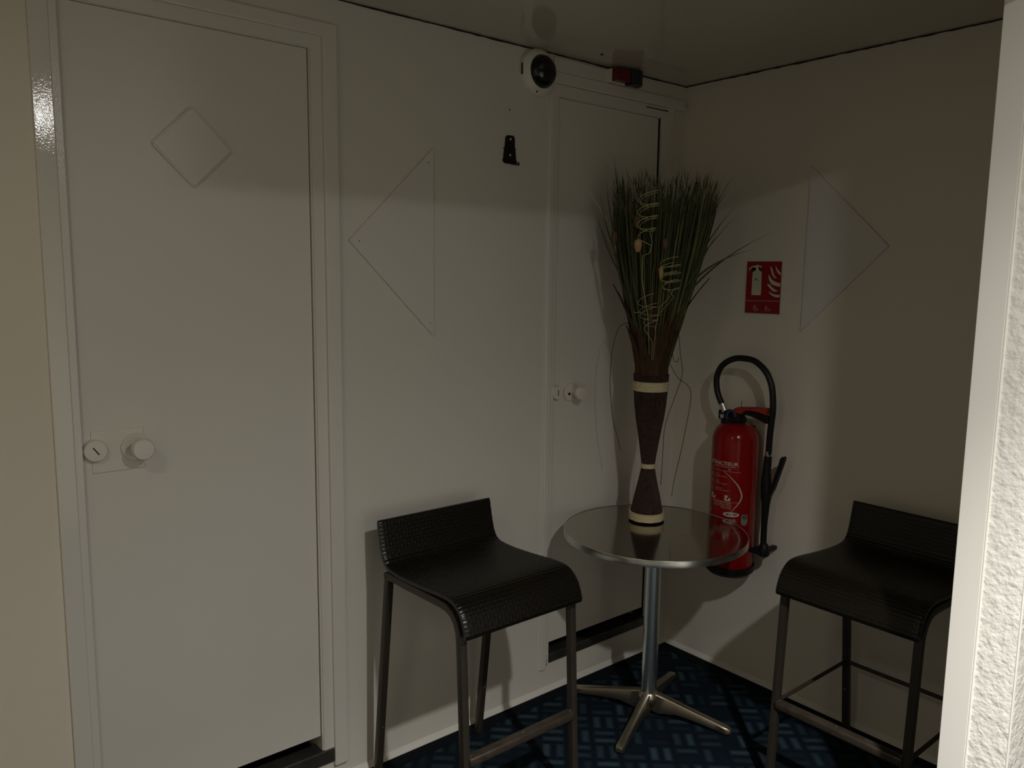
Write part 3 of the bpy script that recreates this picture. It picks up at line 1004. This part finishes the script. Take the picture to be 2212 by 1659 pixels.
for k in range(4):
    a = R(22 + 90 * k)
    ca, sa = math.cos(a), math.sin(a)
    # top-line and bottom-line of the arm as functions of the reach
    rows = []
    st = [(0.018, 0.094, 0.022, 0.016), (0.045, 0.090, 0.016, 0.016), (0.075, 0.083, 0.022, 0.0155), (0.11, 0.075, 0.029, 0.015), (0.16, 0.063, 0.026, 0.0145), (0.21, 0.052, 0.020, 0.0145), (0.26, 0.041, 0.013, 0.015), (0.295, 0.033, 0.008, 0.016), (0.312, 0.029, 0.006, 0.016), (0.322, 0.023, 0.009, 0.011)]
    bm = bmesh.new()
    for (q, zt, zb, hw_) in st:
        ring = []
        for (s, z) in ((-1.0, zb), (-1.0, zt - 0.006), (-0.8, zt - 0.0015), (-0.3, zt), (0.3, zt), (0.8, zt - 0.0015), (1.0, zt - 0.006), (1.0, zb)):
            ring.append(bm.verts.new((TX + ca * q - sa * s * hw_, TY + sa * q + ca * s * hw_, z)))
        rows.append(ring)
    for i in range(len(rows) - 1):
        for j in range(8):
            jj = (j + 1) % 8
            bm.faces.new((rows[i][j], rows[i][jj], rows[i + 1][jj], rows[i + 1][j]))
    bm.faces.new(rows[0])
    bm.faces.new(list(reversed(rows[-1])))
    bmesh.ops.recalc_face_normals(bm, faces=bm.faces)
    ft = obj('foot', bm, M_cast, t, smooth=35)
    bm = bmesh.new()
    lathe(bm, [(0, 0.0), (0.013, 0.0), (0.014, 0.003), (0.012, 0.013), (0, 0.013)], (TX + ca * 0.305, TY + sa * 0.305, 0), 16)
    g = obj('glide', bm, M_plastic, None, smooth=35)
    g.parent = ft

# ------------------------------------------------------------------ dried grass arrangement
BX, BY, BZ = -0.468, -0.263, TZ
DIST = math.hypot(BX - CAM.x, BY - CAM.y)
FN = Vector((BX - CAM.x, BY - CAM.y, 0)).normalized()        # away from the viewer's side of the room
LT = Vector((FN.y, -FN.x, 0))
t = thing('dried_grass_arrangement', 'tall sheaf of dried grasses tied with cream bands on the metal table', 'dried flowers', (BX, BY, BZ))


def vp(l, z, dep=0.0):
    return Vector((BX, BY, z)) + LT * l - FN * dep


def interp(tab, z):
    for (a, b), (c, e_) in zip(tab, tab[1:]):
        if z <= c:
            k_ = max(0, (z - a) / (c - a))
            return b + (e_ - b) * k_
    return tab[-1][1]


low = [(0.742, 0.064), (0.78, 0.060), (0.83, 0.050), (0.90, 0.034), (0.95, 0.0245), (0.97, 0.0245), (1.03, 0.033), (1.08, 0.041), (1.145, 0.052), (1.20, 0.059), (1.27, 0.064), (1.32, 0.066)]
bm = bmesh.new()
nst = 110
for k in range(nst):
    a0 = 2 * PI * k / nst
    ph = random.uniform(-0.05, 0.05)
    pts = []
    for z in [q[0] for q in low]:
        rr = interp(low, z)
        a = a0 + ph * (z - 0.96) * 3
        pts.append(Vector((BX + rr * math.cos(a) * random.uniform(0.975, 1.02), BY + rr * math.sin(a), z)))
    tube(bm, pts, 0.0021, 5)
lathe(bm, [(0, 0.745)] + [(max(0.012, b - 0.002), a) for a, b in low] + [(0, 1.32)], (BX, BY, 0), 40)
o = obj('stem_bundle', bm, M_stick, t, kind='stuff', smooth=60)


def band(z0, z1, rad, lean=0.0):
    bm = bmesh.new()
    pr = [(rad - 0.006, z0), (rad + 0.001, z0), (rad + 0.003, z0 + 0.004), (rad + 0.003, z1 - 0.004), (rad + 0.001, z1), (rad - 0.006, z1)]
    nh = 6
    pr = [(rad - 0.008, z0)] + [(rad + 0.0026 + 0.0012 * math.sin(i * 2.3), z0 + (z1 - z0) * i / nh) for i in range(nh + 1)] + [(rad - 0.008, z1)]
    lathe(bm, pr, (BX, BY, 0), 56, jitter=lambda a, h: 0.0009 * math.sin(a * 9 + h * 400) + 0.0006 * math.sin(a * 23 + h * 900))
    obj('raffia_band', bm, M_raffia, t, smooth=60)


bm = bmesh.new()
lathe(bm, [(0, TZ), (0.066, TZ), (0.069, TZ + 0.003), (0.067, TZ + 0.010), (0, TZ + 0.010)], (BX, BY, 0), 40)
obj('base_disc', bm, M_gap, t)
band(0.7455, 0.776, 0.066)
band(0.950, 0.968, 0.0255)
band(1.256, 1.293, 0.0655)

# sheath leaves: long brown straps standing round the bundle and splaying open
def leaf(a, h_top, splay, wdt, m, zb=1.285, rb=0.062, name='sheath_leaf', curl=0.0, tip=0.1):
    bm = bmesh.new()
    nseg = 14
    rows = []
    for i in range(nseg + 1):
        s = i / nseg
        z = zb + (h_top - zb) * s
        rr = rb + 0.012 * s + splay * max(0, s - 0.30) ** 1.7 * 1.8
        wd = wdt * (1 - 0.12 * s) * (1 if s < 0.7 else max(0.04, 1 - ((s - 0.7) / 0.3) ** 1.6))
        ca, sa = math.cos(a + curl * s), math.sin(a + curl * s)
        c = Vector((BX + ca * rr, BY + sa * rr, z))
        tg = Vector((-sa, ca, 0))
        rd = Vector((ca, sa, 0))
        rows.append([bm.verts.new(c - tg * wd / 2 - rd * 0.004), bm.verts.new(c), bm.verts.new(c + tg * wd / 2 - rd * 0.004)])
    for i in range(nseg):
        for j in range(2):
            bm.faces.new((rows[i][j], rows[i][j + 1], rows[i + 1][j + 1], rows[i + 1][j]))
    # thickness
    ext = bmesh.ops.solidify(bm, geom=list(bm.faces), thickness=0.0009)
    bmesh.ops.recalc_face_normals(bm, faces=bm.faces)
    return obj(name, bm, m, t, smooth=50)


AL = math.atan2(LT.y, LT.x)         # direction that reads as "right" in the photograph
AF = math.atan2(-FN.y, -FN.x)       # towards the opening
for i in range(12):
    a = AF + 2 * PI * i / 12 + random.uniform(-0.08, 0.08)
    h = 1.58 + random.uniform(-0.08, 0.07)
    leaf(a, h, random.uniform(0.038, 0.055), random.uniform(0.034, 0.042), M_leafb)
leaf(AL - 0.15, 1.690, 0.135, 0.036, M_leafd)
leaf(AL + PI, 1.66, 0.085, 0.030, M_leafd)
leaf(AL + PI + 0.35, 1.63, 0.070, 0.040, M_leafb)
leaf(AL + PI + 0.75, 1.55, 0.055, 0.044, M_leafb)
leaf(AL - 0.75, 1.56, 0.055, 0.042, M_leafb)
bm = bmesh.new()
lathe(bm, [(0, 1.28), (0.058, 1.28), (0.062, 1.40), (0.072, 1.50), (0.090, 1.60), (0.05, 1.64), (0, 1.64)], (BX, BY, 0), 32, jitter=lambda a, h: 0.002 * math.sin(a * 17))
obj('inner_stems', bm, M_stick, t, smooth=60)

# grass mass
def blade(bm, p0, p1, p2, wd, nseg=7, tw=None):
    """quadratic bezier ribbon with a slight fold"""
    tw = tw if tw is not None else random.uniform(0, PI)
    rows = []
    for i in range(nseg + 1):
        s = i / nseg
        c = p0 * (1 - s) ** 2 + p1 * 2 * s * (1 - s) + p2 * s * s
        tg = ((p1 - p0) * (1 - s) + (p2 - p1) * s)
        tg.normalize()
        sd = tg.cross(Vector((math.cos(tw), math.sin(tw), 0.1))).normalized()
        nn = sd.cross(tg)
        w_ = wd * (0.5 + 0.5 * math.sin(PI * min(1, s + 0.25))) * (1 if s < 0.6 else max(0.06, 1 - ((s - 0.6) / 0.4) ** 1.4))
        rows.append([bm.verts.new(c - sd * w_ / 2), bm.verts.new(c + nn * w_ * 0.25), bm.verts.new(c + sd * w_ / 2)])
    for i in range(nseg):
        for j in range(2):
            bm.faces.new((rows[i][j], rows[i][j + 1], rows[i + 1][j + 1], rows[i + 1][j]))


RPROF = [(1.34, 0.055), (1.42, 0.072), (1.50, 0.088), (1.60, 0.112), (1.68, 0.130), (1.80, 0.155), (1.90, 0.172), (1.98, 0.182), (2.12, 0.186)]


def fpos(ul, ud, z):
    """point inside the sheaf: ul, ud in the unit disc, at height z"""
    rr = interp(RPROF, z)
    sh = 0.030 * max(0, (z - 1.35) / 0.7)
    return vp(ul * rr * 1.06 + sh, z, ud * rr * 0.92)


def ribbon(bm, pts, wd, tw):
    rows = []
    n_ = len(pts) - 1
    for i, c in enumerate(pts):
        tg = (pts[min(n_, i + 1)] - pts[max(0, i - 1)]).normalized()
        sd = tg.cross(Vector((math.cos(tw), math.sin(tw), 0.05))).normalized()
        nn = sd.cross(tg)
        s_ = i / n_
        w_ = wd * (1 if s_ < 0.65 else max(0.08, 1 - ((s_ - 0.65) / 0.35) ** 1.3))
        rows.append([bm.verts.new(c - sd * w_ / 2), bm.verts.new(c + nn * w_ * 0.25), bm.verts.new(c + sd * w_ / 2)])
    for i in range(n_):
        for j in range(2):
            bm.faces.new((rows[i][j], rows[i][j + 1], rows[i + 1][j + 1], rows[i + 1][j]))


bm = bmesh.new()
rng = random.Random(11)
for k in range(2300):
    a = rng.uniform(0, 2 * PI)
    q = math.sqrt(rng.random()) if k % 2 else rng.uniform(0.8, 1.04)
    ul, ud = q * math.cos(a), q * math.sin(a)
    zt = rng.uniform(1.92, 2.045) + (rng.uniform(0, 0.05) if rng.random() < 0.12 else 0)
    z0 = 1.34
    if rng.random() < 0.5:
        zt = rng.uniform(1.62, 1.97)
        z0 = zt - rng.uniform(0.2, 0.35)
    z0 = max(1.34, z0)
    wl, wd_ = rng.gauss(0, 0.03), rng.gauss(0, 0.03)
    ns = 6
    pts = [fpos(ul + wl * (i / ns) ** 2, ud + wd_ * (i / ns) ** 2, z0 + (zt - z0) * i / ns) for i in range(ns + 1)]
    ribbon(bm, pts, rng.uniform(0.0030, 0.0062), rng.uniform(0, PI))
obj('grass_blades', bm, M_grass, t, kind='stuff', smooth='all')
# fuzzy short tips that break up the crown's edge
bm = bmesh.new()
for k in range(1500):
    a = rng.uniform(0, 2 * PI)
    q = rng.uniform(0.3, 1.0) ** 0.5
    ul, ud = q * math.cos(a), q * math.sin(a)
    z0 = rng.uniform(1.70, 2.03)
    p0 = fpos(ul, ud, z0)
    ln = rng.uniform(0.025, 0.07)
    dr = Vector((0, 0, 1)) + LT * (0.22 * ul + rng.gauss(0, 0.16)) - FN * (0.22 * ud + rng.gauss(0, 0.15))
    p2 = p0 + dr.normalized() * ln
    ribbon(bm, [p0, (p0 + p2) / 2 + Vector((rng.gauss(0, .002), rng.gauss(0, .002), 0)), p2], rng.uniform(0.002, 0.0042), rng.uniform(0, PI))
obj('grass_tips', bm, M_grass, t, kind='stuff', smooth='all')

# single blades that stand clear of the mass: (root lateral, z) -> (tip lateral, z), depth
stray = [((0.06, 1.52), (0.16, 1.74), (0.420, 1.858), 0.05, 0.008), ((0.07, 1.55), (0.13, 1.74), (0.345, 1.792), 0.08, 0.011),
         ((0.08, 1.60), (0.17, 1.80), (0.300, 1.925), 0.0, 0.006), ((0.09, 1.60), (0.19, 1.86), (0.290, 1.955), 0.03, 0.006),
         ((0.08, 1.60), (0.19, 1.95), (0.275, 2.062), 0.02, 0.007), ((0.08, 1.65), (0.19, 1.92), (0.268, 2.030), -0.05, 0.007),
         ((0.05, 1.55), (0.13, 1.90), (0.245, 2.070), 0.06, 0.006), ((0.02, 1.50), (0.06, 1.90), (0.125, 2.105), 0.03, 0.006),
         ((0.04, 1.50), (0.14, 1.95), (0.196, 2.098), 0.04, 0.007), ((-0.01, 1.5), (-0.01, 1.9), (-0.018, 2.090), 0.06, 0.006),
         ((-0.04, 1.55), (-0.14, 1.90), (-0.162, 2.130), 0.06, 0.012), ((-0.04, 1.55), (-0.13, 1.95), (-0.130, 2.080), 0.07, 0.010),
         ((-0.06, 1.60), (-0.18, 1.86), (-0.190, 2.050), 0.02, 0.009), ((-0.06, 1.60), (-0.19, 1.82), (-0.215, 2.010), 0.02, 0.008),
         ((-0.07, 1.62), (-0.17, 1.78), (-0.262, 1.985), 0.0, 0.003), ((-0.07, 1.60), (-0.19, 1.78), (-0.222, 1.930), 0.05, 0.007),
         ((-0.08, 1.55), (-0.15, 1.72), (-0.168, 1.900), 0.09, 0.009), ((0.02, 1.50), (0.09, 1.85), (0.165, 2.080), 0.08, 0.006),
         ((0.05, 1.50), (0.09, 1.85), (0.075, 2.110), 0.05, 0.006), ((0.07, 1.58), (0.15, 1.70), (0.235, 1.90), 0.10, 0.006)]
for (a, b, c, dep, wd) in stray:
    bm = bmesh.new()
    blade(bm, vp(a[0], a[1], dep * 0.5), vp(b[0], b[1], dep), vp(c[0], c[1], dep), wd, 12, AL + PI / 2 + random.uniform(-0.4, 0.4))
    obj('grass_blade', bm, M_grass, t, smooth='all')
# olive stalks at the front of the lower mass
for k in range(16):
    l = -0.10 + 0.20 * k / 15 + random.uniform(-0.01, 0.01)
    bm = bmesh.new()
    h = random.uniform(1.72, 1.92)
    blade(bm, vp(l * 0.45, 1.42, 0.060), vp(l * 0.9, 1.60, 0.095), vp(l * 1.5, h, 0.13), random.uniform(0.005, 0.009), 10, AL + PI / 2)
    obj('grass_stalk', bm, M_grass, t, smooth='all')

# thin drooping stems
droop = [[(-0.08, 1.52), (-0.125, 1.50), (-0.148, 1.425), (-0.156, 1.34), (-0.154, 1.25), (-0.142, 1.141), (-0.125, 1.08), (-0.108, 1.017)],
         [(0.075, 1.50), (0.096, 1.476), (0.106, 1.40), (0.116, 1.324), (0.090, 1.23), (0.059, 1.121), (0.054, 1.00), (0.051, 0.890)],
         [(0.07, 1.36), (0.10, 1.31), (0.151, 1.257), (0.135, 1.10), (0.115, 0.98), (0.100, 0.90), (0.094, 0.844)],
         [(0.078, 1.40), (0.083, 1.375), (0.096, 1.372), (0.10, 1.388)]]
for P in droop:
    bm = bmesh.new()
    tube(bm, smooth_path([vp(a, b, 0.02) for a, b in P], 5), 0.0013, 5)
    obj('drooping_stem', bm, M_stem, t, smooth='all')

# raffia curls: helices that run into straight stems
def curl(c, stem, rad, turns, seg=22, th=0.0016):
    bm = bmesh.new()
    pts = []
    n_ = int(turns * seg)
    for i in range(n_ + 1):
        s = i / n_
        a = 2 * PI * turns * s
        l = c[0][0] + (c[1][0] - c[0][0]) * s
        z = c[0][1] + (c[1][1] - c[0][1]) * s
        rr = rad * (0.75 + 0.35 * math.sin(2.4 * s + 0.6))
        pts.append(vp(l + rr * math.cos(a), z + 0.010 * math.sin(a + 0.6), c[2] + rr * 0.6 * math.sin(a)))
    pts += [vp(a, b, e_) for a, b, e_ in stem]
    tube(bm, pts, th, 5)
    obj('raffia_curl', bm, M_curl, t, smooth='all')


curl(((-0.030, 1.985), (-0.035, 1.830), 0.19), [(-0.015, 1.80, 0.185), (-0.02, 1.775, 0.175), (-0.045, 1.765, 0.165), (-0.045, 1.68, 0.15), (-0.02, 1.55, 0.11), (-0.01, 1.40, 0.075)], 0.034, 3.6)
curl(((-0.028, 1.978), (-0.030, 1.840), 0.185), [(-0.012, 1.81, 0.18), (-0.022, 1.775, 0.175)], 0.030, 3.2, th=0.0011)
curl(((0.050, 1.755), (0.062, 1.640), 0.165), [(0.05, 1.61, 0.15), (0.02, 1.58, 0.13), (0.01, 1.50, 0.10), (0.005, 1.38, 0.075)], 0.034, 4.2, th=0.0012)
curl(((0.040, 1.735), (0.058, 1.655), 0.16), [(0.07, 1.62, 0.15), (0.05, 1.59, 0.13), (0.012, 1.55, 0.12)], 0.030, 2.7, th=0.001)
curl(((-0.030, 1.625), (-0.005, 1.500), 0.135), [(0.00, 1.45, 0.10), (0.0, 1.38, 0.08)], 0.030, 2.6, th=0.0012)
curl(((-0.020, 1.590), (0.000, 1.515), 0.135), [(0.01, 1.46, 0.10)], 0.034, 1.8, th=0.001)
bm = bmesh.new()
tube(bm, [vp(-0.070, 1.558, 0.12), vp(-0.045, 1.562, 0.125)], 0.0012, 5)
obj('raffia_curl', bm, M_curl, t)

# seed pods
for (l, z, dep, hh, rr, m) in ((-0.062, 1.800, 0.185, 0.024, 0.0135, M_pod), (0.022, 1.705, 0.170, 0.024, 0.0075, M_pod),
                               (0.034, 1.808, 0.175, 0.020, 0.011, M_podd), (-0.068, 1.885, 0.175, 0.024, 0.012, M_podd), (-0.152, 1.830, 0.10, 0.026, 0.012, M_podd)):
    c = vp(l, z, dep)
    bm = bmesh.new()
    pr = [(0, -hh)] + [(rr * math.cos(q) ** 0.8 * (1 + 0.15 * math.sin(q)), hh * math.sin(q)) for q in [R(x) for x in range(-75, 76, 15)]] + [(0, hh)]
    lathe(bm, pr, c, 14, jitter=lambda a, h: 0.0007 * math.cos(a * 5))
    obj('seed_pod', bm, m, t, smooth='all')

# ------------------------------------------------------------------ bar stools
PROF = [(0.1065, 0.905), (0.111, 0.880), (0.119, 0.845), (0.128, 0.812), (0.139, 0.787), (0.156, 0.772), (0.185, 0.766), (0.24, 0.764), (0.31, 0.767),
        (0.38, 0.772), (0.44, 0.777), (0.485, 0.778), (0.515, 0.773), (0.540, 0.759), (0.560, 0.738), (0.573, 0.712), (0.580, 0.690), (0.583, 0.676)]
Y0 = 0.35
HWX = 0.227


def resample(P, step):
    P = [Vector((a, b, 0)) for a, b in P]
    out = smooth_path([(p.x, p.y, 0) for p in P], 12)
    L = [0]
    for i in range(1, len(out)):
        L.append(L[-1] + (out[i] - out[i - 1]).length)
    n_ = int(round(L[-1] / step))
    res, j = [], 0
    for i in range(n_ + 1):
        q = L[-1] * i / n_
        while j < len(L) - 2 and L[j + 1] < q:
            j += 1
        k_ = (q - L[j]) / max(1e-9, L[j + 1] - L[j])
        res.append(out[j].lerp(out[j + 1], min(1, max(0, k_))))
    return res


SU, UU, AMP = 0.0125, 0.0255, 0.0030
PR = resample(PROF, SU / 4)


def shell(i0, i1, name, root):
    """woven shell between profile samples i0..i1: relief on top, plain underside, closed edges"""
    cols = int(round(2 * HWX / (UU / 6)))
    th = 0.021
    nrm = []
    for i in range(len(PR)):
        a, b = PR[max(0, i - 1)], PR[min(len(PR) - 1, i + 1)]
        tt = (b - a).normalized()
        nrm.append(Vector((-tt.y, tt.x, 0)))      # points up / to the sitter
    V, F = [], []
    nr = i1 - i0 + 1

    def add(i, x, off):
        p = PR[i] + nrm[i] * off
        V.append((x, Y0 - p.x, p.y))

    for i in range(i0, i1 + 1):
        s = i / 4.0
        row = math.floor(s)
        fs_ = s - row - 0.5
        cross = math.sqrt(max(0.0, 1 - (2 * fs_ * 0.93) ** 2))
        end = min(1.0, min(i, len(PR) - 1 - i) / 5.0)
        for j in range(cols + 1):
            x = -HWX + 2 * HWX * j / cols
            uq = (x + HWX) / UU + (0.5 if row % 2 else 0)
            fu = uq - math.floor(uq) - 0.5
            h_ = AMP * (cross * (0.12 + 0.88 * math.cos(PI * fu * 0.95)) - 0.6)
            if abs(fu) > 0.40:
                h_ += AMP * 0.85 * cross
            ed = min(1.0, min(j, cols - j) / 6.0)
            round_ = -0.0045 * (1 - math.sqrt(max(0, 1 - (1 - ed) ** 2)))
            round2 = -0.006 * (1 - math.sqrt(max(0, 1 - (1 - end) ** 2)))
            add(i, x, h_ + round_ + round2)
    top_n = len(V)
    for i in range(i0, i1 + 1):
        end = min(1.0, min(i, len(PR) - 1 - i) / 5.0)
        for j in range(cols + 1):
            x = -HWX + 2 * HWX * j / cols
            ed = min(1.0, min(j, cols - j) / 6.0)
            rd = 0.006 * (1 - math.sqrt(max(0, 1 - (1 - ed) ** 2))) + 0.006 * (1 - math.sqrt(max(0, 1 - (1 - end) ** 2)))
            add(i, x, -th + rd)
    C_ = cols + 1
    for i in range(nr - 1):
        for j in range(cols):
            a = i * C_ + j
            F.append((a, a + C_, a + C_ + 1, a + 1))
            F.append((top_n + a, top_n + a + 1, top_n + a + C_ + 1, top_n + a + C_))
        a, b = i * C_, i * C_ + cols
        F.append((a, top_n + a, top_n + a + C_, a + C_))
        F.append((b, b + C_, top_n + b + C_, top_n + b))
    for j in range(cols):
        a = j
        F.append((a, a + 1, top_n + a + 1, top_n + a))
        b = (nr - 1) * C_ + j
        F.append((b, top_n + b, top_n + b + 1, b + 1))
    me = bpy.data.meshes.new(name)
    me.from_pydata(V, [], F)
    bm = bmesh.new()
    bm.from_mesh(me)
    bmesh.ops.recalc_face_normals(bm, faces=bm.faces)
    bm.to_mesh(me)
    bm.free()
    return obj(name, me, M_wicker, root, smooth=55)


def make_stool():
    root = thing('bar_stool', '', 'stool', (0, 0, 0), group='wicker bar stools', world=False)
    isp = min(range(len(PR)), key=lambda i: (PR[i].x - 0.150) ** 2 + (PR[i].y - 0.776) ** 2)
    shell(0, isp, 'backrest', root)
    shell(isp, len(PR) - 1, 'seat', root)
    hw = 0.0125
    LX = HWX - 0.013

    def y(dv):
        return Y0 - dv

    for s in (-1, 1):
        x = s * LX
        bm = bmesh.new()
        tube(bm, [(x, y(0.060), 0.0), (x, y(0.146), 0.738)], hw, 12, sq=True)
        obj('leg', bm, M_frame, root, smooth=50)
        # rail under the seat bending down into the front leg
        pts = [(x, y(0.1335), 0.7285), (x, y(0.175), 0.7345), (x, y(0.25), 0.7345), (x, y(0.36), 0.738), (x, y(0.44), 0.740), (x, y(0.475), 0.738),
               (x, y(0.502), 0.728), (x, y(0.522), 0.708), (x, y(0.534), 0.680), (x, y(0.538), 0.650)]
        bm = bmesh.new()
        tube(bm, pts, hw, 12, sq=True)
        obj('side_rail', bm, M_frame, root, smooth=50)
        bm = bmesh.new()
        tube(bm, [(x, y(0.538), 0.652), (x, y(0.572), 0.0)], hw, 12, sq=True)
        obj('leg', bm, M_frame, root, smooth=50)
        # side stretcher
        bm = bmesh.new()
        tube(bm, [(x, y(0.105), 0.300), (x, y(0.545), 0.300)], 0.0065, 8, sq=True)
        obj('stretcher', bm, M_frame, root, smooth=50)
        bm = bmesh.new()
        lathe(bm, [(0.0035, 0), (0.0035, 0.0015), (0, 0.002)], (x * 0.93, y(0.562), 0.3115), 10)
        obj('screw', bm, M_screw, root)
        for zc, dv in ((0.19, 0.082),):
            bm = bmesh.new()
            lathe(bm, [(0.003, 0), (0.003, -0.001), (0, -0.0015)], (x, y(dv + 0.0125), zc), 8, 'y')
            obj('screw', bm, M_screw, root)
    bm = bmesh.new()
    tube(bm, [(-LX, y(0.100), 0.300), (LX, y(0.100), 0.300)], 0.0065, 8, sq=True)
    obj('stretcher', bm, M_frame, root, smooth=50)
    bm = bmesh.new()
    box(bm, -LX + 0.006, LX - 0.006, y(0.577), y(0.545), 0.284, 0.311, bev=0.005)
    obj('footrest', bm, M_bar, root, smooth=50)
    bm = bmesh.new()
    tube(bm, [(-LX, y(0.20), 0.7365), (LX, y(0.20), 0.7365)], 0.008, 8)
    obj('cross_rail', bm, M_frame, root, smooth=50)
    bm = bmesh.new()
    tube(bm, [(-LX, y(0.46), 0.744), (LX, y(0.46), 0.744)], 0.008, 8)
    obj('cross_rail', bm, M_frame, root, smooth=50)
    bm = bmesh.new()
    lathe(bm, [(0.003, 0), (0.003, 0.0012), (0, 0.0016)], (0.0, y(0.562), 0.3108), 8)
    obj('screw', bm, M_screw, root)
    return root


def copy_tree(o, parent=None):
    c = o.copy()
    COL.objects.link(c)
    if parent:
        c.parent = parent
    for ch in list(o.children):
        copy_tree(ch, c)
    return c


s1 = make_stool()
s1.location = (-1.355, -Y0, 0)
s1['label'] = 'dark wicker bar stool left of the round table, without thin side rails'
s2 = copy_tree(s1)
for ch in list(s1.children):            # this stool has lost its thin side and rear rails
    if ch.name.startswith('stretcher'):
        bpy.data.objects.remove(ch)
for i_, ch in enumerate([c for c in s2.children if c.name.startswith('stretcher')]):
    ch.name = 'stretcher' if i_ == 0 else 'stretcher.%03d' % i_
s2.location = (-Y0 - 0.010, -1.145, 0)
s2.rotation_euler = (0, 0, R(-90))
s2['label'] = 'dark wicker bar stool below the triangle on the right wall, partly behind the pillar'

# ------------------------------------------------------------------ ceiling lamps of the corridor (out of frame)
for (c, rad, lb) in ((LAMP_A, 0.06, 'small round ceiling downlight in the corridor nearest the opening'), (LAMP_B, 0.16, 'large round ceiling lamp at the left end of the corridor')):
    t = thing('ceiling_lamp', lb, 'lamp', (c[0], c[1], ZC))
    bm = bmesh.new()
    lathe(bm, [(rad, ZC - 0.0005), (rad + 0.018, ZC - 0.0005), (rad + 0.018, ZC - 0.006), (rad + 0.004, ZC - 0.010), (rad, ZC - 0.006)], (c[0], c[1], 0), 40)
    obj('bezel', bm, M_lampf, t, smooth=40)
    bm = bmesh.new()
    lathe(bm, [(0, ZC - 0.004), (rad, ZC - 0.004), (rad, ZC - 0.001), (0, ZC - 0.001)], (c[0], c[1], 0), 40)
    obj('diffuser', bm, M_glow, t)

# drop helper tags
for o in bpy.data.objects:
    for k_ in ('_w', '_world', '_child'):
        if k_ in o:
            del o[k_]
